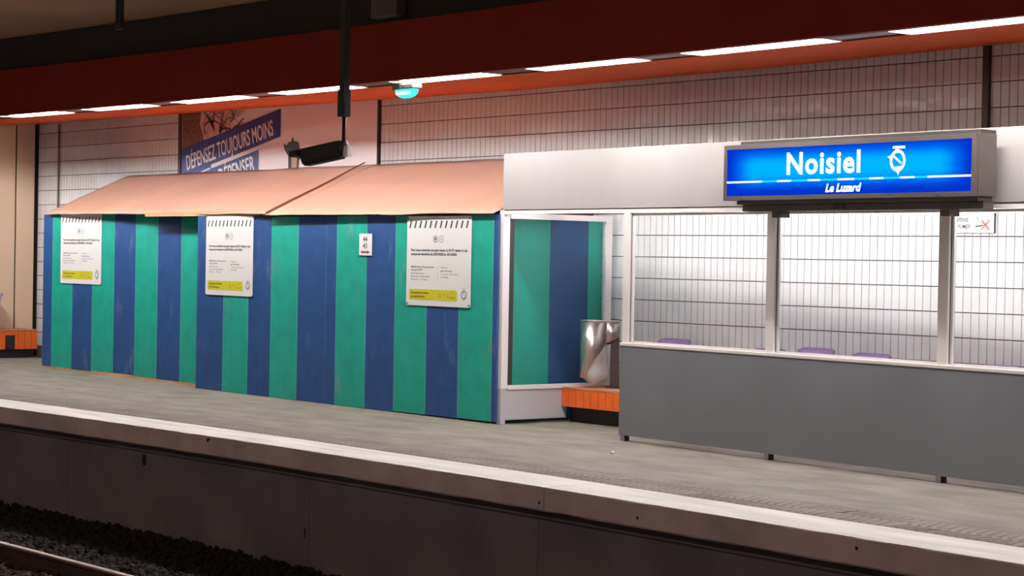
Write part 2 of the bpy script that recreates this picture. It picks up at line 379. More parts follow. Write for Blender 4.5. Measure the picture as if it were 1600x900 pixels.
stones(3, 5200, -0.95, 0.13, M['soil'], 'black ballast stones heaped at the foot of the trackside wall')  # stones at the wall foot take the darker soil colour
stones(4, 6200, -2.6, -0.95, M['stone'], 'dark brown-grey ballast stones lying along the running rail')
# rail
RY = [(XL, 7.2), (-16, 7.33), (-13.6, 7.40), (-9, 7.46), (XR, 7.4)]
rail = empty('rail', (0, 0, 0)); tag(rail, 'running rail with bright worn top in the dark track bed', 'rail')
ry = lambda x: interp(x, RY)
bm = bmesh.new(); run(bm, frange(XL, XR, 1.0), lambda x: [(ry(x)-0.075, -1.075), (ry(x)-0.075, -1.06), (ry(x)-0.012, -1.04), (ry(x)-0.01, -0.96), (ry(x)-0.035, -0.945), (ry(x)-0.035, -0.925), (ry(x)+0.035, -0.925), (ry(x)+0.035, -0.945), (ry(x)+0.01, -0.96), (ry(x)+0.012, -1.04), (ry(x)+0.075, -1.06), (ry(x)+0.075, -1.075)])
obj('rail_body', bm, M['rust'], rail)
bm = bmesh.new(); run(bm, frange(XL, XR, 1.0), lambda x: [(ry(x)-0.034, -0.926), (ry(x)-0.026, -0.915), (ry(x)+0.026, -0.915), (ry(x)+0.034, -0.926)])
obj('rail_head', bm, M['railtop'], rail)

# walls, ceiling
# (grout backing plus tiles)
wall = empty('wall_back'); wall['kind'] = 'structure'
obj('tile_bed', bx(XL, XR, W+0.006, W+0.3, -0.3, 4.19), M['grout'], wall)
RH = 0.2135; Z0 = 0.79 - RH*4; TW = 0.0835; TX0 = -11.839
def tile_mesh():
    bm = bmesh.new(); w2 = TW-0.005; h2 = RH-0.006
    a = [bm.verts.new(p) for p in [(0, 0.012, 0), (w2, 0.012, 0), (w2, 0.012, h2), (0, 0.012, h2)]]
    b = [bm.verts.new(p) for p in [(0.002, 0, 0.002), (w2-0.002, 0, 0.002), (w2-0.002, 0, h2-0.002), (0.002, 0, h2-0.002)]]
    bm.faces.new(b[::-1])
    for i in range(4): bm.faces.new((a[i], b[i], b[(i+1) % 4], a[(i+1) % 4]))
    me = bpy.data.meshes.new('tile'); bmesh.ops.recalc_face_normals(bm, faces=bm.faces[:]); bm.to_mesh(me); bm.free(); me.materials.append(M['tile']); return me
tm = tile_mesh()
tv = [v.co.copy() for v in tm.vertices]; tf = [list(p.vertices) for p in tm.polygons]
# visible zones: behind the shelter glass, above the shelter band, above the hoarding roof, left end strip
def zone(x, z):
    if x > -14.45 or x < -23.4: lo = 0.0
    else: lo = 2.3
    if -22.6 < x < -18.12 and z > 2.0: return False        # behind the advert
    return z + RH > lo
cells = []
col = int((-26.75 - TX0) / TW) - 1
while TX0 + col*TW < XR - 3.5:
    x = TX0 + col*TW
    for r in range(0, 17):
        z = Z0 + r*RH
        if z > 3.5 or not zone(x, z): continue
        cells.append((x, z))
    col += 1
# largest visible ones first: those seen through the glass and above the band, nearest the camera
def seen(x, z):
    return (-10.45 > x > -12.2 and 0.75 < z < 2.1) or (-10.4 < x < -8.2 and 0.75 < z < 2.1) or (x > -9.6 and x < -9.1 and z > 2.7 and z < 3.3)
vis = sorted([c for c in cells if seen(*c)], key=lambda c: -c[0])[:300]; visset = set(vis)
rnd = random.Random(5)
def jitter(): return Matrix.Rotation(rnd.gauss(0, 0.0045), 3, 'Z') @ Matrix.Rotation(rnd.gauss(0, 0.004), 3, 'X')
for (x, z) in vis:
    o = link('tile', tm, wall, (x, W-0.008, z)); e = jitter().to_euler(); o.rotation_euler = e
verts = []; faces = []
for (x, z) in cells:
    if (x, z) in visset: continue
    j = jitter(); o0 = len(verts)
    for p in tv: q = j @ p; verts.append((q.x+x, q.y+W-0.008, q.z+z))
    for f in tf: faces.append([i+o0 for i in f])
me = bpy.data.meshes.new('tile_field'); me.from_pydata(verts, [], faces); me.materials.append(M['tile'])
tag(link('tile_field', me, wall), kind='stuff')

struct('ceiling', bx(XL, 3, -6, W+0.3, 4.2, 4.4), M['brown'])
struct('wall_near', bx(XL, 3, -6.2, -6, 0.0, 4.2), M['brown'])
struct('wall_left', bx(XL-0.2, XL, -6, W+0.3, -1.4, 4.2), M['brown'])
struct('wall_right', bx(3, 3.2, -6, W+0.3, -1.4, 4.2), M['brown'])
bm = bmesh.new(); box(bm, XL, 3, -6, 1.9, -1.4, 0)
struct('trim_4', bm, M['slab'])

# red fascia beam, soffit
bm = bmesh.new(); run(bm, frange(XL, XR, 0.8), lambda x: [(fasc(x)-0.08, 3.25), (fasc(x)-0.08, 3.80), (fasc(x), 3.80), (fasc(x), 3.25)])
struct('trim_5', bm, M['red'])
bm = bmesh.new(); run(bm, frange(XL, XR, 0.8), lambda x: [(fasc(x)+0.26, 3.25), (W-0.001, sofb(x)), (W-0.001, sofb(x)+0.03), (fasc(x)+0.26, 3.42)])
struct('trim_6', bm, M['soffit'])
# black trough above the beam
bm = bmesh.new(); run(bm, frange(XL, XR, 0.8), lambda x: [(fasc(x)-0.02, 3.80), (fasc(x)-0.02, 4.19), (fasc(x)+0.55, 4.19), (fasc(x)+0.55, 3.80)])
struct('trim_7', bm, M['trough_black'])
bm = bmesh.new(); run(bm, frange(XL, XR, 0.8), lambda x: [(fasc(x)+0.75, 3.9), (fasc(x)+0.75, 4.19), (fasc(x)+0.85, 4.19), (fasc(x)+0.85, 3.9)])
struct('trim_8', bm, M['trough_black'])

# lamps in the slot between beam and soffit
starts = [-28.3, -26.3, -24.3, -22.35, -20.42, -18.58, -16.68, -14.66, -12.70, -10.78, -8.66, -6.7, -4.7]
LL = [1.38, 1.38, 1.38, 1.40, 1.30, 1.37, 1.37, 1.37, 1.34, 1.48, 1.44, 1.4, 1.4]
names = ['far left strip lamp, cut by the photo edge', 'strip lamp above the beige panels', 'strip lamp above the left end of the hoarding']
labs = {-22.35: 'recessed strip lamp farthest left, over the beige panels and the first notice',
 -20.42: 'recessed strip lamp in the ceiling slot, second from the left',
 -18.58: 'recessed strip lamp in the slot above the billboard with the blue banners',
 -16.68: 'recessed strip lamp crossed by the black security camera pole',
 -14.66: 'recessed strip lamp just right of the green emergency light',
 -12.70: 'recessed strip lamp between the black gap and the grey spacer panel',
 -10.78: 'long recessed strip lamp left of the violet spacer panel',
 -8.66: 'recessed strip lamp at the right edge, right of the violet spacer panel'}
def at_slot(name, x0):
    y = fasc(x0); o = empty(name, (x0, y, 3.25)); return o
for i, (x0, L) in enumerate(zip(starts, LL)):
    yc = fasc(x0 + L/2); ang = math.atan2(fasc(x0+L)-fasc(x0), L)
    t = empty('strip_lamp', (x0, fasc(x0), 3.25), ang)
    tag(t, labs.get(x0, 'recessed strip lamp in the ceiling slot, out of the picture'), 'lamp', 'strip lamps in the ceiling slot')
    D = 0.085
    bm = bmesh.new()
    bm.free()
    for nm, a in (('side_plate', (0, L, 0.004, 0.008, 0.001, D)), ('side_plate', (0, L, 0.252, 0.256, 0.001, D)), ('top_plate', (0, L, 0.004, 0.256, D, D+0.006)), ('end_plate', (0, 0.006, 0.008, 0.252, 0.001, D)), ('end_plate', (L-0.006, L, 0.008, 0.252, 0.001, D))):
        obj(nm, bx(*a), M['inner'], t)
    tz = 0.030 if x0 < -13.5 else 0.060      # tubes left of the shelter set lower, to brighten the upper wall
    for yy in (0.13,):
        bm = bmesh.new(); tube(bm, [(0.06, yy, tz), (L-0.06, yy, tz)], 0.013, 8); obj('tube', bm, M['tube'], t)
    for xx in (0.03, L-0.03): obj('tube_holder', bx(xx-0.02, xx+0.02, 0.10, 0.16, tz-0.015, 0.084), M['white'], t)
# spacer panels between the lamps
sp = empty('trim_9'); sp['kind'] = 'structure'
smat = {-16.68: 'black', -14.66: 'black', -12.70: 'greypanel', -10.78: 'violet', -8.66: 'greypanel'}
for i in range(len(starts)-1):
    a = starts[i]+LL[i]+0.01; b = starts[i+1]-0.01
    bm = bmesh.new(); run(bm, [a, b], lambda x: [(fasc(x)+0.004, 3.262), (fasc(x)+0.255, 3.262), (fasc(x)+0.255, 3.275), (fasc(x)+0.004, 3.275)])
    obj('spacer_panel', bm, M[smat.get(starts[i], 'greypanel')], sp)
    # second little slat seen in the third gap
bm = bmesh.new(); run(bm, [XL, XR], lambda x: [(fasc(x)+0.0, 3.36), (fasc(x)+0.26, 3.36), (fasc(x)+0.26, 3.4), (fasc(x)+0.0, 3.4)])

# strip lights over the camera's platform
for k in range(7):
    x0 = -26 + k*3.9
    t = empty('ceiling_lamp', (x0, 0.3, 3.6)); tag(t, 'strip lamp hanging over the near platform, out of the picture', 'lamp', 'lamps over the near platform')
    obj('housing', bx(0, 2.4, -0.03, 0.03, 0.05, 0.09), M['white'], t)
    bm = bmesh.new(); tube(bm, [(0.03, 0, 0.0), (2.37, 0, 0.0)], 0.045, 8); obj('tube', bm, M['neartube'], t)
    obj('rod', bx(1.18, 1.22, -0.02, 0.02, 0.09, 0.6), M['darkmetal'], t)

# ================================================================ ADVERT on the wall
ad = empty('billboard', (-22.6, W, 2.0)); tag(ad, 'large wall billboard with slanted blue slogan banners and tree photo', 'billboard')
AW = 4.5; AH = 1.5   # local: x 0..4.5, z 0..1.5
obj('board', bx(0.03, AW-0.03, -0.03, 0.0, 0, 1.55), M['adbg'], ad)
bm = bmesh.new(); box(bm, -0.03, 0.035, -0.05, 0, 0, 1.55)
obj('frame_bar', bm, M['darkmetal'], ad)
obj('frame_bar', bx(AW-0.17, AW-0.03, -0.045, 0, 0, 1.55), M['white'], ad)
obj('frame_bar', bx(AW-0.028, AW-0.012, -0.045, 0, 0, 1.55), M['darkmetal'], ad)
bm = bmesh.new(); Y = -0.034
fpoly(bm, [(0.05, 0.95), (0.9, 1.15), (1.6, 1.42), (1.6, 1.55), (0.05, 1.55)], Y, 0)
fpoly(bm, [(0.05, 0.95), (0.62, 1.08), (0.5, 1.3), (0.55, 1.55), (0.05, 1.55)], Y-0.001, 1)
rr = random.Random(11)
for s in range(16):
    x, z = 0.45 + rr.random()*0.9, 1.1 + 0.25*rr.random(); a = rr.uniform(0.3, 2.4); wd = rr.uniform(0.02, 0.05)
    for q in range(5):
        nx, nz = x + 0.10*math.cos(a), z + 0.08*math.sin(a)
        if nx < 1.58 and nz < 1.55 and nx > 0.05: fline(bm, (x, z), (nx, nz), wd, Y-0.002, 1)
        x, z = nx, nz; a += rr.uniform(-0.7, 0.7); wd *= 0.8
flat('tree_photo', bm, [M['adsky'], M['bark']], ad)
# banners: slant about 10 degrees
bm = bmesh.new(); Y = -0.038
fpoly(bm, [(0.05, 0.62), (2.43, 1.07), (2.43, 1.42), (0.05, 0.985)], Y)
flat('banner', bm, M['adblue'], ad); bm = bmesh.new()
fpoly(bm, [(0.05, 0.0), (1.93, 0.0), (1.93, 0.92), (0.05, 0.57)], Y)
fpoly(bm, [(0.05, 0.57), (0.8, 0.711), (0.8, 0.763), (0.05, 0.622)], Y)
bmesh.ops.remove_doubles(bm, verts=bm.verts, dist=1e-5)
flat('banner', bm, M['adblue'], ad)
bm = bmesh.new(); Y = -0.042; sl = math.atan2(0.45, 2.38)
ftext(bm, 'DÉPENSEZ TOUJOURS MOINS', 0.2, 0.70, 0.27, Y, xs=1, rot=sl, bold=0.004, width=2.12, zs=1.05)
ftext(bm, 'DÉPENSER', 1.02, 0.50, 0.27, Y, rot=sl, bold=0.004, width=0.86, zs=1.05)
ftext(bm, "C'EST", 0.22, 0.36, 0.27, Y, rot=sl, bold=0.004, width=0.4, zs=1.05)
fpoly(bm, [(0.82, 0.715), (1.93, 0.925), (1.93, 0.965), (0.82, 0.765)], Y)
fpoly(bm, [(0.55, 0.655), (0.78, 0.70), (0.78, 0.725), (0.55, 0.675)], Y)
flat('lettering', bm, M['adwhite'], ad)
bm = bmesh.new(); Y = -0.038
fpoly(bm, [(2.62, 0.62), (2.61, 0.82), (2.53, 0.90), (2.50, 0.98), (2.58, 0.955), (2.62, 1.0), (2.66, 0.99), (2.70, 1.06), (2.74, 1.0), (2.82, 0.99), (2.86, 0.92), (2.88, 0.80), (2.84, 0.74), (2.83, 0.62)], Y)
fpoly(bm, [(2.69, 0.62), (2.69, 0.80), (2.74, 0.88), (2.79, 0.88), (2.81, 0.78), (2.80, 0.62)], Y-0.002, 1)
flat('dark_haired_figure', bm, [M['ink'], M['skin']], ad)

# conduits on the wall
o = obj('wall_conduit', bx(-9.66, -9.60, W-0.05, W-0.008, 2.4, 3.44), M['darkmetal']); tag(o, 'black vertical conduit on the tiles above the lit sign', 'conduit')
bm = bmesh.new(); tube(bm, [(-26.1, W-0.03, 0.01), (-26.1, W-0.03, 3.47)], 0.015, 8)
tag(obj('wall_conduit', bm, M['pipe']), 'thin brown vertical pipe on the tiles left of the hoarding roof', 'conduit')

# ================================================================ HOARDING
hd = empty('hoarding', (-19.7, 11.86, 0)); HX, HY = -19.7, 11.86
tag(hd, 'striped green and blue timber hoarding with tan sheet roof closing off part of platform', 'hoarding')
TH = 0.022
def hb(x0, x1, y, z0, z1, m):
    bm = bmesh.new(); dz = random.uniform(-0.006, 0.006)
    j = random.uniform(0, 0.004)
    xm = 12
    # slightly wavy long edges
    L = [(x0 + 0.0015 + 0.003*noise.noise((x0*9, k*0.9, 1)), z0 + (z1-z0)*k/xm) for k in range(xm+1)]
    R_ = [(x1 - 0.0015 + 0.003*noise.noise((x1*9, k*0.9, 1)), z0 + (z1-z0)*k/xm) for k in range(xm+1)]
    fr = [[bm.verts.new((p[0]-HX, y-HY+j, p[1])) for p in L], [bm.verts.new((p[0]-HX, y-HY+j, p[1])) for p in R_]]
    bk = [[bm.verts.new((p[0]-HX, y-HY+TH, p[1])) for p in L], [bm.verts.new((p[0]-HX, y-HY+TH, p[1])) for p in R_]]
    for k in range(xm):
        bm.faces.new((fr[0][k], fr[1][k], fr[1][k+1], fr[0][k+1])); bm.faces.new((bk[0][k], bk[0][k+1], bk[1][k+1], bk[1][k]))
        bm.faces.new((fr[0][k], fr[0][k+1], bk[0][k+1], bk[0][k])); bm.faces.new((fr[1][k], bk[1][k], bk[1][k+1], fr[1][k+1]))
    bm.faces.new((fr[0][0], bk[0][0], bk[1][0], fr[1][0])); bm.faces.new((fr[0][-1], fr[1][-1], bk[1][-1], bk[0][-1]))
    return obj('board', bm, m, hd)
YL = 12.05
xsL = [-24.02, -23.76, -23.175, -22.63, -22.05, -21.50, -20.95, -20.39, -19.70]
zbL = [0.03, 0.035, 0.03, 0.04, 0.045, 0.04, 0.03, 0.035]
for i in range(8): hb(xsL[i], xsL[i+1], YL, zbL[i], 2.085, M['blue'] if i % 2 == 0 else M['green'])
sR = [(-19.70, -19.11, 'blue'), (-19.11, -18.577, 'green'), (-18.577, -18.311, 'blue'), (-18.308, -18.115, 'blue'), (-18.115, -17.581, 'green'), (-17.581, -17.042, 'blue'), (-17.039, -16.852, 'blue'),
      (-16.852, -16.307, 'green'), (-16.307, -15.805, 'blue'), (-15.805, -15.27, 'green'), (-15.27, -14.756, 'blue'), (-14.756, -14.234, 'green'), (-14.234, -14.165, 'blue')]
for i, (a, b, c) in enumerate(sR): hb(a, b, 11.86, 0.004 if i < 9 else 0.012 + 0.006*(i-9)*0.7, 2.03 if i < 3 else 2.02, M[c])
# side return at the jog and the end wall behind the glass
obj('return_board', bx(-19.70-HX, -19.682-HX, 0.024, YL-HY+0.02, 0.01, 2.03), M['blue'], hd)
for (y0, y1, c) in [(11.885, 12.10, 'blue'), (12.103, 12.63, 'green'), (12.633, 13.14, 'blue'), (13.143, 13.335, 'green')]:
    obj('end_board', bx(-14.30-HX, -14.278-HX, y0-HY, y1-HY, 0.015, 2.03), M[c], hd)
# left end wall
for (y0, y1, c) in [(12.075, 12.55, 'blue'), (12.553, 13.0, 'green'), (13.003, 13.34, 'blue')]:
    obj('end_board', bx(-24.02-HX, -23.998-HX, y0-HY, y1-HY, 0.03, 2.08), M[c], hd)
# timber battens; the black one stands in for the dark gap below the boards
obj('batten_or_gap', bx(-24.0-HX, -19.72-HX, YL-HY+0.004, YL-HY+0.06, 0.0, 0.05), M['wood'], hd)
obj('batten_or_gap', bx(-20.95-HX, -18.35-HX, 11.865-HY, 11.93-HY, 2.036, 2.085), M['wood'], hd)
obj('batten_or_gap', bx(-18.33-HX, -18.0-HX, 11.868-HY, 11.92-HY, 2.03, 2.075), M['wood'], hd)
obj('batten_or_gap', bx(-14.75-HX, -14.2-HX, 0.03, 0.09, 0.0, 0.02), M['black'], hd)
for x in (-18.36, -18.1): obj('bracket', bx(x-HX-0.05, x-HX+0.03, -0.003, 0.03, 2.022, 2.034), M['black'], hd)
# roof sheets: from the front top edge up to the wall
def sheet(name, fl, fr, br, bl, sag=0.0, nx=40, ny=14):
    bm = bmesh.new(); g = []
    for j in range(ny+1):
        v = j/ny; row = []
        for i in range(nx+1):
            u = i/nx
            p = (Vector(fl)*(1-u)+Vector(fr)*u)*(1-v) + (Vector(bl)*(1-u)+Vector(br)*u)*v
            p.z += 0.010*noise.noise((p.x*0.9, p.y*1.6, 5)) + 0.006*noise.noise((p.x*2.4+p.y*2.5, p.y*1.2, 2)) - sag*math.sin(PI*v)*0.5
            if j == 0: p.z += 0.006*noise.noise((p.x*1.7, 0, 8))
            row.append(bm.verts.new((p.x-HX, p.y-HY, p.z)))
        g.append(row)
    for j in range(ny):
        for i in range(nx): bm.faces.new((g[j][i], g[j][i+1], g[j+1][i+1], g[j+1][i]))
    ext = bmesh.ops.extrude_face_region(bm, geom=bm.faces[:])
    for e in ext['geom']:
        if isinstance(e, bmesh.types.BMVert): e.co.z -= 0.008
    o = obj(name, bm, M['sheet'], hd, smooth=False)
    for p in o.data.polygons: p.use_smooth = abs(p.normal.z) > 0.5
    return o
BK = W-0.065
sheet('roof_sheet', (-23.86, 12.0, 2.10), (-17.95, 11.80, 2.055), (-18.10, BK, 2.675), (-23.95, BK, 2.66))
sheet('roof_sheet', (-18.12, 11.78, 2.045), (-14.20, 11.82, 2.035), (-14.30, BK, 2.67), (-18.33, BK, 2.675))
# shadow along the sheet overlap, put in as a dark raised strip
bm = bmesh.new(); A = Vector((-18.12, 11.79, 2.06)); B = Vector((-18.33, BK, 2.695))
tube(bm, [(p.x-HX, p.y-HY, p.z) for p in [A.lerp(B, k/8) + Vector((0, 0, 0.004*math.sin(k))) for k in range(9)]], [0.014-0.0009*k for k in range(9)], 6)
obj('seam_shadow', bm, M['seam'], hd)

# notices
def notice(x, y, z, wd, ht, label, tilt=0.0, screws=False):
    t = empty('notice', (x, y, z)); t.rotation_euler = (0, tilt, 0)
    tag(t, label, 'notice', 'works notices on the hoarding')
    bm = bmesh.new(); r = 0.025; pts = []
    for cx, cz, a in [(wd-r, r, -PI/2), (wd-r, ht-r, 0), (r, ht-r, PI/2), (r, r, PI)]:
        for k in range(4): pts.append((cx + r*math.cos(a+k*PI/6), cz + r*math.sin(a+k*PI/6)))
    f = bm.faces.new([bm.verts.new((p[0], 0, p[1])) for p in pts])
    e = bmesh.ops.extrude_face_region(bm, geom=[f])
    for q in e['geom']:
        if isinstance(q, bmesh.types.BMVert): q.co.y = -0.006
    obj('board', bm, M['paper'], t)
    bm = bmesh.new(); Y = -0.0075
    n = 12
    for k in range(n):
        cx = wd*(0.055 + 0.885*k/(n-1)); fline(bm, (cx-0.012*wd, ht*0.868), (cx+0.013*wd, ht*0.95), 0.023*wd, Y)
    flat('slash_marks', bm, M['ink'], t); bm = bmesh.new()
    fring(bm, wd*0.455, ht*0.745, 0.036*wd, 0.038*ht, 0.006, Y); fring(bm, wd*0.545, ht*0.745, 0.036*wd, 0.038*ht, 0.004, Y)
    ftext(bm, 'M', wd*0.455, ht*0.732, 0.042, Y, align='CENTER', bold=0.001); ftext(bm, 'A', wd*0.545, ht*0.732, 0.036, Y, align='CENTER')
    flat('line_icons', bm, M['ink'], t); bm = bmesh.new()
    ftext(bm, 'Pour vous construire une gare neuve, la RATP réalise ici des', wd*0.07, ht*0.61, 0.035, Y, width=wd*0.88, bold=0.0012, zs=0.95)
    ftext(bm, 'travaux de rénovation du 20/07/2020 au 18/12/2020.', wd*0.07, ht*0.565, 0.035, Y, width=wd*0.72, bold=0.0012, zs=0.95)
    flat('headline', bm, M['ink'], t); bm = bmesh.new()
    # logo: ring with profile
    lx, lz, lr = wd*0.905, ht*0.135, 0.042*wd
    fring(bm, lx, lz, lr, lr, 0.009, Y); fline(bm, (lx-lr*0.45, lz+lr*0.7), (lx+lr*0.4, lz-lr*0.2), 0.005, Y); fline(bm, (lx+lr*0.4, lz-lr*0.2), (lx, lz-lr*1.4), 0.006, Y)
    fline(bm, (lx-0.03*wd, ht*0.2), (lx+0.03*wd, ht*0.2), 0.004, Y)
    flat('emblem', bm, M['ink'], t)
    bm = bmesh.new()
    for k, s in enumerate(["Maîtrise d'ouvrage", 'Groupe RATP', 'Entreprises', 'Entreprise générale', 'Maîtrise : 17 mois']):
        ftext(bm, s, wd*0.075, ht*(0.425-0.034*k-(0.005 if k > 1 else 0)), 0.028, Y, width=wd*[0.36, 0.18, 0.2, 0.30, 0.26][k], zs=0.9, bold=0.0006 if k < 2 else 0)
    for k, s in enumerate(['Adresse', 'gare de travaux', '1 avenue de la gare', '77186']):
        ftext(bm, s, wd*0.545, ht*(0.422-0.036*k), 0.026, Y, width=wd*[0.1, 0.18, 0.27, 0.12][k], zs=0.9, bold=0.0006 if k == 1 else 0)
    fline(bm, (wd*0.5, ht*0.27), (wd*0.5, ht*0.44), 0.002, Y)
    flat('small_print', bm, M['faint'], t)
    bm = bmesh.new(); fpoly(bm, [(wd*0.06, ht*0.065), (wd*0.79, ht*0.065), (wd*0.80, ht*0.075), (wd*0.80, ht*0.172), (wd*0.79, ht*0.182), (wd*0.06, ht*0.182), (wd*0.05, ht*0.172), (wd*0.05, ht*0.075)], Y)
    flat('yellow_box', bm, M['yellow'], t)
    bm = bmesh.new(); Y2 = -0.009
    ftext(bm, 'Retrouvez ces travaux', wd*0.085, ht*0.135, 0.028, Y2, width=wd*0.28, bold=0.0008); ftext(bm, 'sur ratp.fr/travaux', wd*0.085, ht*0.093, 0.028, Y2, width=wd*0.22, bold=0.0008)
    fring(bm, wd*0.54, ht*0.115, 0.017*wd, 0.024*ht, 0.004, Y2); ftext(bm, '!', wd*0.60, ht*0.105, 0.05, Y2); ftext(bm, 'L', wd*0.655, ht*0.10, 0.04, Y2)
    fline(bm, (wd*0.69, ht*0.1), (wd*0.76, ht*0.1), 0.004, Y2); ftext(bm, '·', wd*0.71, ht*0.12, 0.09, Y2)
    flat('yellow_print', bm, M['yink'], t)
    if screws:
        for sx, sz in [(0.02, 0.02), (wd-0.02, 0.02), (0.02, ht-0.02), (wd-0.02, ht-0.02)]:
            bm = bmesh.new(); tube(bm, [(sx, -0.005, sz), (sx, -0.010, sz)], 0.009, 8); obj('screw', bm, M['darkmetal'], t)
    return t
notice(-23.50, YL-0.002, 1.165, 1.12, 0.93, 'white works notice with yellow box, leftmost on the hoarding', tilt=-0.0)
notice(-19.49, 11.857, 1.115, 1.01, 0.915, 'white works notice, middle one, mounted at the jog in the hoarding', tilt=0.0)
notice(-15.60, 11.857, 1.11, 1.035, 0.90, 'white works notice screwed to the hoarding nearest the shelter', screws=True)
# small number plate
t = empty('number_plate', (-16.43, 11.857, 1.605)); tag(t, 'small white plate reading 44 43 with dark red arrow', 'sign')
obj('plate', bx(0, 0.222, -0.006, 0, 0, 0.228), M['paper'], t)
bm = bmesh.new(); ftext(bm, '44', 0.108, 0.145, 0.075, -0.0075, align='CENTER', bold=0.001); ftext(bm, '43', 0.108, 0.075, 0.075, -0.0075, align='CENTER', bold=0.001); flat('digits', bm, M['ink'], t)
bm = bmesh.new(); frect(bm, 0.035, 0.15, 0.026, 0.044, -0.0075); fpoly(bm, [(0.15, 0.017), (0.188, 0.035), (0.15, 0.053)], -0.0075); flat('arrow', bm, M['crimson'], t)

# ================================================================ SHELTER
SA = math.atan2(-0.29, 5.45)
sh = empty('shelter', (-14.14, 11.91, 0), SA)
tag(sh, 'white framed platform shelter with glass bays and grey lower panel', 'shelter')
def sp_(name, m, *a, **k): return obj(name, bx(*a, **k), M[m], sh)
SL = 11.5
sp_('fascia_band', 'band', 0.0, SL, -0.02, 0.03, 2.065, 2.605, bev=0.003)
sp_('top_rail', 'white', 0.0, SL, -0.012, 0.04, 2.025, 2.06)
sp_('gasket', 'darkmetal', 0.0, SL, -0.005, 0.02, 2.058, 2.067)
# posts
for i, u in enumerate([1.825, 3.62, 5.41, 7.19, 8.97]):
    w_ = 0.05 if i else 0.045
    sp_('post', 'white', u-w_, u+w_, -0.015, 0.05, 0.0 if i == 99 else 0.84, 2.03, bev=0.004)
    sp_('foot', 'kick', u-0.03, u+0.02, -0.02, 0.03, 0.0, 0.06)
    sp_('foot_shadow', 'black', u+0.021, u+0.03, -0.018, 0.035, 0.0, 0.06)  # shaded side of each foot put in as a thin black strip
# parapet panels, flush joint
sp_('lower_panel', 'grey', 1.785, SL, -0.035, -0.012, 0.052, 0.845, bev=0.003)
sp_('panel_lining', 'kick', 1.81, SL, -0.010, 0.03, 0.055, 0.835)
sp_('sill', 'white', 1.79, SL, -0.04, 0.045, 0.845, 0.872, bev=0.003)
# bays
us = [1.87, 3.57, 3.67, 5.36, 5.46, 7.14, 7.24, 8.92]
for k in range(0, 8, 2):
    a, b = us[k], us[k+1]
    sp_('pane', 'pane', a, b, 0.012, 0.018, 0.872, 2.025)
    sp_('pane_edge', 'darkmetal', a, a+0.010, 0.004, 0.012, 0.88, 2.01)
    sp_('pane_bead', 'white', a+0.010, a+0.03, 0.004, 0.024, 0.875, 2.02)
    sp_('pane_bead', 'white', a, b, 0.004, 0.024, 2.0, 2.02)
    sp_('pane_bead', 'white', a, b, 0.004, 0.024, 0.873, 0.889)
# end screen (perpendicular)
sp_('post', 'white', -0.045, 0.02, -0.02, 0.06, 0.345, 2.065, bev=0.003)
sp_('post_base', 'kick', -0.045, 0.02, -0.02, 0.04, 0.0, 0.345, bev=0.003)
sp_('end_top_rail', 'white', -0.02, 0.03, 0.06, 1.34, 1.985, 2.04)
sp_('end_bottom_rail', 'white', -0.02, 0.03, 0.06, 1.34, 0.335, 0.375)
sp_('end_stile', 'white', -0.02, 0.03, 1.265, 1.34, 0.375, 1.985)
sp_('end_pane', 'endpane', 0.0, 0.006, 0.06, 1.265, 0.375, 1.985)
sp_('pane_edge', 'darkmetal', -0.006, 0.004, 0.06, 0.125, 0.38, 1.98)
sp_('kick_panel', 'kick', -0.005, 0.015, 0.02, 0.80, 0.04, 0.335, bev=0.002)
# added lamp, unseen, brightening the tiles; its shade keeps the upper wall dark
t = empty('added_lamp', (-14.0, 12.0, 2.10), SA); tag(t, 'added slim tube lamp with shade behind the white band, unseen', 'lamp')
obj('shade', bx(0, 9.0, -0.05, 0.30, 0.045, 0.06), M['white'], t)
bm = bmesh.new(); tube(bm, [(0.05, 0.05, 0.01), (8.95, 0.05, 0.01)], 0.015, 8); obj('tube', bm, M['addedtube'], t)

# no smoking plate on the tiles seen through the glass
bm = bmesh.new(); t = empty('no_smoking_sign', (-10.03, W-0.012, 1.885)); tag(t, 'small white no smoking plate with red cross on tiled wall', 'sign')
obj('plate', bx(0, 0.50, -0.012, 0, 0.0, 0.165), M['paper'], t)
bm = bmesh.new(); ftext(bm, 'DÉFENSE', 0.10, 0.092, 0.048, -0.0135, width=0.145, shear=0.15, bold=0.0006); ftext(bm, 'FUMER', 0.135, 0.036, 0.048, -0.0135, width=0.13, shear=0.15, bold=0.0006)
fline(bm, (0.315, 0.052), (0.395, 0.062), 0.012, -0.0135); fring(bm, 0.335, 0.112, 0.012, 0.018, 0.005, -0.0135, n=10, a0=-1.5, a1=2.5); fline(bm, (0.335, 0.092), (0.325, 0.08), 0.005, -0.0135)
flat('lettering', bm, M['ink'], t)
bm = bmesh.new(); fline(bm, (0.375, 0.025), (0.455, 0.105), 0.010, -0.014); fline(bm, (0.375, 0.105), (0.455, 0.025), 0.010, -0.0145); flat('red_cross', bm, M['redink'], t)
obj('edge', bx(0.50, 0.506, -0.014, 0, -0.004, 0.165), M['darkmetal'], t)  # dark strip stands in for the plate's shadow on its right

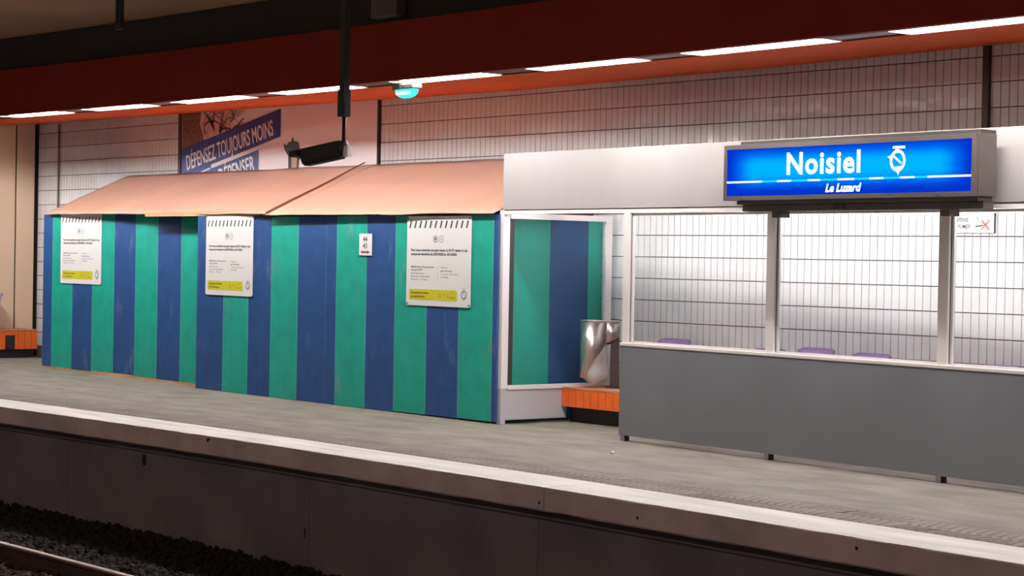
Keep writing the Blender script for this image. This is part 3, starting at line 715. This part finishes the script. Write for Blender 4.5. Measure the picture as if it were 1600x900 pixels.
# ================================================================ BENCHES
def bench_x(name, x0, x1, yf, yb, z0, z1, label, tw=0.1065):
    t = empty(name, (x0, yf, 0)); tag(t, label, 'bench')
    L = x1-x0
    obj('plinth', bx(0.02, L, 0.10, yb-yf, 0, z0), M['black'], t)
    obj('core', bx(0, L, 0.006, yb-yf, z0, z1-0.02), M['ogrout'], t)
    n = int(L/tw); me = None
    for k in range(n):
        if me is None:
            o = obj('tile', bx(0, tw-0.005, -0.004, 0.006, 0, z1-z0-0.022, bev=0.0015), M['otile'], t, (k*tw, 0, z0)); me = o.data
        else: link('tile', me, t, (k*tw, 0, z0))
    me = None; tl = tw*2
    for k in range(int(L/tl)):
        for q in range(3):
            d = (yb-yf)/3
            if me is None: o = obj('top_tile', bx(0, tl-0.004, 0, d-0.004, 0, 0.02, bev=0.002), M['otop'], t, (k*tl, -0.006+q*d, z1-0.02)); me = o.data
            else: link('top_tile', me, t, (k*tl, -0.006+q*d, z1-0.02))
    return t
bench_x('tiled_bench', -14.09, -5.5, 12.65, W-0.012, 0.155, 0.347, 'orange tiled bench with black plinth along wall inside the shelter')
# left kiosk wall and bench facing right
wl = empty('panelled_bay', (-26.8, 12.2, 0)); tag(wl, 'beige panelled bay with dark joints at the left end of wall', 'panelling')
obj('core', bx(-1.5, -0.03, 0, 1.14, 0.0, 3.49), M['black'], wl)
for (a, b) in [(0.0, 0.36), (0.375, 0.775), (0.80, 1.085)]:
    obj('panel', bx(-0.03, 0.0, a, b, 0.40, 3.50, bev=0.003), M['beige'], wl)
bl = empty('tiled_bench', (-26.3, 12.0, 0)); tag(bl, 'orange tiled bench with small square opening below beige panels at left', 'bench')
obj('plinth', bx(-0.48, -0.08, 0.05, 1.1, 0, 0.13), M['black'], bl)
obj('core', bx(-0.49, -0.02, 0.0, 1.12, 0.13, 0.40), M['ogrout'], bl)
for k in range(11):
    y0 = k*0.102
    if k in (6, ): obj('opening', bx(-0.019, -0.012, y0, y0+0.15, 0.14, 0.33), M['black'], bl); obj('tile', bx(-0.02, 0, y0, y0+0.15, 0.335, 0.395, bev=0.002), M['otile'], bl); continue
    if k == 7: y0 += 0.05; obj('tile', bx(-0.02, 0, y0, y0+0.047, 0.13, 0.395, bev=0.002), M['otile'], bl); continue
    obj('tile', bx(-0.02, 0, y0, y0+0.098, 0.13, 0.395, bev=0.002), M['otile'], bl)
for k in range(5): obj('top_tile', bx(-0.49, 0.0, k*0.224, k*0.224+0.22, 0.40, 0.42, bev=0.002), M['otop'], bl)

# purple shell seats
def shell_seat(name, loc, rz, label, wd=0.42, top=0.49, group=None):
    t = empty(name, loc, rz); tag(t, label, 'seat', group)
    prof = [(-0.20, 0.10), (-0.21, 0.125), (-0.10, 0.115), (0.05, 0.10), (0.12, 0.14), (0.155, 0.25), (0.175, top*0.75), (0.20, top-0.02), (0.225, top)]
    bm = bmesh.new(); n = 10; rows = []
    for j, (y, z) in enumerate(prof):
        row = []
        for i in range(n+1):
            u = 2*i/n-1; cur = 0.05*u*u
            ww = wd/2*(1.0 if j < 7 else 0.98)
            yy = y - (cur if j > 4 else 0) ; zz = z + (cur*0.6 if j <= 4 else 0) - (0.02*abs(u)**10 if j == len(prof)-1 else 0)
            row.append(bm.verts.new((u*ww, yy, zz)))
        rows.append(row)
    for a, b in zip(rows, rows[1:]):
        for i in range(n): bm.faces.new((a[i], a[i+1], b[i+1], b[i]))
    o = obj('shell', bm, M['purple'], t, smooth=True)
    md = o.modifiers.new('s', 'SOLIDIFY'); md.thickness = 0.018; md.offset = 0
    obj('pedestal', bx(-0.10, 0.10, -0.08, 0.08, 0.0, 0.10, bev=0.005), M['darkmetal'], t)
    return t
for (x, top, lb) in [(-13.0, 0.505, 'purple shell seat in the left glass bay, only its top showing'),
                     (-11.79, 0.468, 'purple shell seat half hidden behind the first glass post'),
                     (-11.23, 0.50, 'purple shell seat showing widest at left of the middle glass bay'),
                     (-10.61, 0.482, 'purple shell seat low in the centre of the middle glass bay'),
                     (-9.3, 0.45, 'purple shell seat hidden below the sill of the right glass bay')]:
    shell_seat('shell_seat', (x, 12.95, 0.347), 0.0, lb, top=top, group='purple seats on the shelter bench')
shell_seat('shell_seat', (-26.54, 12.40, 0.42), 0.0, 'purple shell seat cut by the left photo edge on the far bench', top=0.53)

# ================================================================ LITTER BIN
lb = empty('litter_bin', (-13.72, 12.93, 0.347)); tag(lb, 'metal litter bin with clear bag on dark post, standing on the orange bench', 'bin')
# turn its face toward the tracks and the camera
lb.rotation_euler = (0, 0, math.radians(47))
obj('post', bx(0.02, 0.10, -0.02, 0.05, 0.0, 0.625, bev=0.004), M['postgrey'], lb)
obj('base_plate', bx(-0.03, 0.15, -0.08, 0.10, 0.0, 0.012), M['postgrey'], lb)
# wrapped sheet body: open cylinder whose sheet runs on to the post
bm = bmesh.new(); n = 28; R0 = 0.132; pts = []
for k in range(n+1):
    a = PI*0.22 + k/n*(2*PI*0.80); pts.append((-0.15 + R0*math.cos(a), 0.0 + R0*math.sin(a)))
pts += [(-0.02, -0.085), (0.05, -0.06), (0.10, -0.045)]
lo = []; hi = []
for i, (x, y) in enumerate(pts):
    zb = 0.10 if i <= n-9 else 0.10 + 0.40*((i-(n-9))/(len(pts)-1-(n-9)))**0.7
    lo.append(bm.verts.new((x, y, zb))); hi.append(bm.verts.new((x, y, 0.655)))
for i in range(len(pts)-1): bm.faces.new((lo[i], lo[i+1], hi[i+1], hi[i]))
o = obj('body', bm, M['steel'], lb, smooth=True); md = o.modifiers.new('s', 'SOLIDIFY'); md.thickness = 0.004; md.offset = 0
bm = bmesh.new(); tube(bm, [(x, y, 0.657) for x, y in pts], 0.007, 6); obj('rim', bm, M['steel'], lb, smooth=True)
bm = bmesh.new(); tube(bm, [(pts[0][0], pts[0][1], 0.42), (0.04, 0.02, 0.45)], 0.01, 6); obj('bracket', bm, M['darkmetal'], lb)
# crumpled clear bag hanging lower than the body
bm = bmesh.new(); rows = []
for j in range(11):
    v = j/10; row = []
    for k in range(20):
        a = 2*PI*k/20; r = (0.122 if j < 4 else 0.126 - 0.03*(v-0.4) + 0.02*(v > 0.75)) * (1 + 0.12*noise.noise((math.cos(a)*2.5, math.sin(a)*2.5, v*4)))
        if j == 10: r *= 0.55
        row.append(bm.verts.new((-0.148 + r*math.cos(a) + 0.02*v, r*math.sin(a), 0.56 - 0.51*v + 0.02*noise.noise((a, v*3, 1)))))
    rows.append(row)
for a, b in zip(rows, rows[1:]):
    for k in range(20): bm.faces.new((a[k], a[(k+1) % 20], b[(k+1) % 20], b[k]))
obj('bag', bm, M['bag'], lb, smooth=True)

# ================================================================ LIT STATION SIGN
# front plane parallel to the shelter, 0.27 in front of it
ns = empty('station_sign', (-10.78, 11.40, 2.10), SA); tag(ns, 'long blue lit station name sign in grey housing above the glass', 'sign')
NW, NH = 2.56, 0.445
fb = 0.035
for a in ((0, NW, 0, 0.03, 0, fb), (0, NW, 0, 0.03, NH-fb, NH), (0, fb*0.8, 0, 0.03, fb, NH-fb), (NW-fb, NW, 0, 0.03, fb, NH-fb)): obj('frame_bar', bx(*a), M['frame'], ns)
obj('housing', bx(0, NW+0.01, 0.03, 0.22, 0.0, NH+0.004, bev=0.004), M['frame'], ns)
bm = bmesh.new(); box(bm, 0.1, NW-0.02, 0.06, 0.215, -0.03, 0.0); obj('base_tray', bm, M['frame'], ns)
bm = bmesh.new(); box(bm, 0.14, NW+0.0, 0.05, 0.22, NH+0.004, NH+0.03); obj('top_cap', bm, M['darkmetal'], ns)
obj('base_box', bx(0.10, NW-0.02, 0.12, 0.235, -0.085, -0.031), M['frame'], ns)
obj('label_plate', bx(1.10, 1.22, 0.112, 0.119, -0.075, -0.04), M['darkmetal'], ns)
for u in (0.48, 2.19): obj('bracket', bx(u-0.042, u+0.042, 0.12, 0.235, -0.135, -0.086), M['frame'], ns)
for u in (0.22, NW-0.33):
    bm = bmesh.new(); tube(bm, [(u, 0.004, 0.012), (u, -0.006, 0.012)], 0.008, 8); obj('screw', bm, M['darkmetal'], ns)
bm = bmesh.new(); box(bm, fb*0.8, NW-fb, 0.012, 0.02, fb, NH-fb); obj('lit_face', bm, M['signface'], ns)
bm = bmesh.new(); Y = 0.008
ftext(bm, 'Noisiel', 0.70, 0.20, 0.235, Y, bold=0.007, width=0.77, space=1.10)
ftext(bm, 'Le Luzard', 1.115, 0.055, 0.085, Y, bold=0.004, shear=0.25, width=0.37)
flat('lettering', bm, M['signwhite'], ns)
# ring emblem
bm = bmesh.new(); cx, cz, r = 1.835, 0.272, 0.076
fring(bm, cx, cz, r, r*1.08, 0.024, Y, n=28)
frect(bm, cx-0.05, cx+0.07, cz+0.088, cz+0.108, Y); fline(bm, (cx-0.005, cz+0.09), (cx-0.012, cz+0.06), 0.03, Y)
fline(bm, (cx-0.04, cz+0.035), (cx+0.035, cz-0.02), 0.016, Y-0.0005)
fpoly(bm, [(cx-0.03, cz-0.045), (cx+0.035, cz-0.04), (cx+0.008, cz-0.11)], Y-0.0005)
fpoly(bm, [(cx-0.10, cz+0.03), (cx-0.045, cz+0.05), (cx-0.05, cz+0.0)], Y-0.0005)
flat('ring_emblem', bm, M['signwhite'], ns)
bm = bmesh.new(); x = 0.03; zz = 0.147; k = 0; H = 0.0075
bounds = [0.03, 0.43, 0.60, 0.75, 0.93, 1.06, 1.24, 1.41, 1.56, 1.70, 1.86, 2.00, 2.12, NW-0.035]
for a, b in zip(bounds, bounds[1:]):
    frect(bm, a, b, zz-H, zz+H, Y, k % 2); k += 1
flat('dashed_line', bm, [M['signwhite'], M['signcyan']], ns)

# ================================================================ CCTV camera on its pole
CY = 9.4
cc = empty('security_camera', (-13.28, CY, 2.44)); tag(cc, 'black security camera hanging from a ceiling pole before the billboard', 'camera')
bm = bmesh.new(); box(bm, -0.040, 0.036, -0.03, 0.03, 0.355, 2.46, bev=0.004); obj('pole', bm, M['black'], cc)
bm = bmesh.new(); box(bm, -0.046, 0.040, -0.04, 0.04, 0.33, 0.56, bev=0.004); obj('sleeve', bm, M['black'], cc)
bm = bmesh.new(); tube(bm, [(0.0, 0, 0.0), (0.0, 0, 0.34)], 0.017, 10); obj('thin_rod', bm, M['black'], cc, smooth=True)
hs = empty('head', (0, 0, 0)); hs.parent = cc
# housing: rounded bar pointing left and a little down
def along(m_, *a, **k): return m_
T = Matrix.Translation((-0.02, 0, 0.075)) @ Matrix.Rotation(math.radians(180+22), 4, 'Z') @ Matrix.Rotation(math.radians(10), 4, 'Y')
bpy.data.objects.remove(hs)
def tob(name, bm, m, smooth=False):
    bmesh.ops.transform(bm, matrix=T, verts=bm.verts); return obj(name, bm, m, cc, smooth=smooth)
bm = bmesh.new(); prof = [(-0.06, -0.06), (-0.045, -0.095), (0.045, -0.095), (0.06, -0.06), (0.065, 0.035), (-0.065, 0.035)]
rings = []
for xx, s in [(0.0, 0.8), (0.015, 1.0), (0.37, 1.0), (0.40, 0.75)]: rings.append([bm.verts.new((xx, y*s, z*s)) for y, z in prof])
for a, b in zip(rings, rings[1:]):
    for k in range(6): bm.faces.new((a[k], a[(k+1) % 6], b[(k+1) % 6], b[k]))
bm.faces.new(rings[0]); bm.faces.new(rings[-1])
tob('housing', bm, M['black'])
bm = bmesh.new(); box(bm, -0.02, 0.49, -0.075, 0.075, 0.035, 0.05); tob('sun_shield', bm, M['black'])
bm = bmesh.new(); box(bm, 0.41, 0.49, -0.075, 0.075, 0.0, 0.0345); tob('shield_lip', bm, M['black'])
bm = bmesh.new(); tube(bm, [(-0.05, 0, -0.01), (0.04, 0, -0.01)], 0.055, 12); tob('rear_cap', bm, M['postgrey'], True)
obj('white_cap', bx(0.03, 0.09, -0.03, 0.03, -0.01, 0.085, bev=0.008), M['white'], cc)
obj('clamp', bx(-0.04, 0.03, -0.03, 0.03, -0.01, 0.10, bev=0.006), M['darkmetal'], cc)

# hanging twin rod at upper left
t = empty('hanging_rod', (-17.71, 9.7, 3.90)); tag(t, 'dark twin hanger rod dropping from the brown ceiling, upper left', 'rod')
obj('rod', bx(-0.055, -0.012, -0.02, 0.02, 0.0, 0.30), M['black'], t); obj('rod', bx(0.012, 0.055, -0.02, 0.02, 0.0, 0.30), M['black'], t); obj('foot_clamp', bx(-0.075, 0.075, -0.022, 0.022, -0.02, 0.05), M['black'], t)
# junction box on the trough
t = obj('junction_box', bx(-0.2, 0.2, -0.12, 0.0, 0, 0.22, bev=0.01), M['postgrey'], loc=(-14.55, fasc(-14.55)-0.03, 3.84)); tag(t, 'dark grey junction box above the red beam', 'box')

# green emergency light under the soffit
ex = empty('emergency_light', (-14.59, 11.05, 3.222)); tag(ex, 'small green glowing emergency light under the ceiling slot', 'light')
bm = bmesh.new(); box(bm, -0.17, 0.17, -0.06, 0.06, -0.035, 0.02, bev=0.012); obj('base', bm, M['darkmetal'], ex)
bm = bmesh.new(); n = 16; rings = []
for (z, s) in [(-0.035, 1.0), (-0.07, 0.93), (-0.10, 0.70), (-0.115, 0.35)]:
    rings.append([bm.verts.new((0.155*s*math.copysign(abs(math.cos(2*PI*k/n))**0.6, math.cos(2*PI*k/n)), 0.055*s*math.copysign(abs(math.sin(2*PI*k/n))**0.6, math.sin(2*PI*k/n)), z)) for k in range(n)])
for a, b in zip(rings, rings[1:]):
    for k in range(n): bm.faces.new((a[k], a[(k+1) % n], b[(k+1) % n], b[k]))
bm.faces.new(rings[-1]); bm.faces.new(rings[0][::-1]); obj('green_cover', bm, M['exitgreen'], ex, smooth=True)
obj('bright_strip', bx(-0.09, 0.13, -0.062, -0.056, -0.085, -0.06), M['exitwhite'], ex)

# scrap of paper on the platform
bm = bmesh.new(); bmesh.ops.create_icosphere(bm, subdivisions=2, radius=0.02)
for v in bm.verts: v.co *= 1 + 0.4*noise.noise(v.co*90); v.co.z = v.co.z*0.6
tag(obj('paper_scrap', bm, M['paper'], loc=(-11.55, 10.95, 0.011)), 'tiny white scrap of paper on bare platform', 'litter')
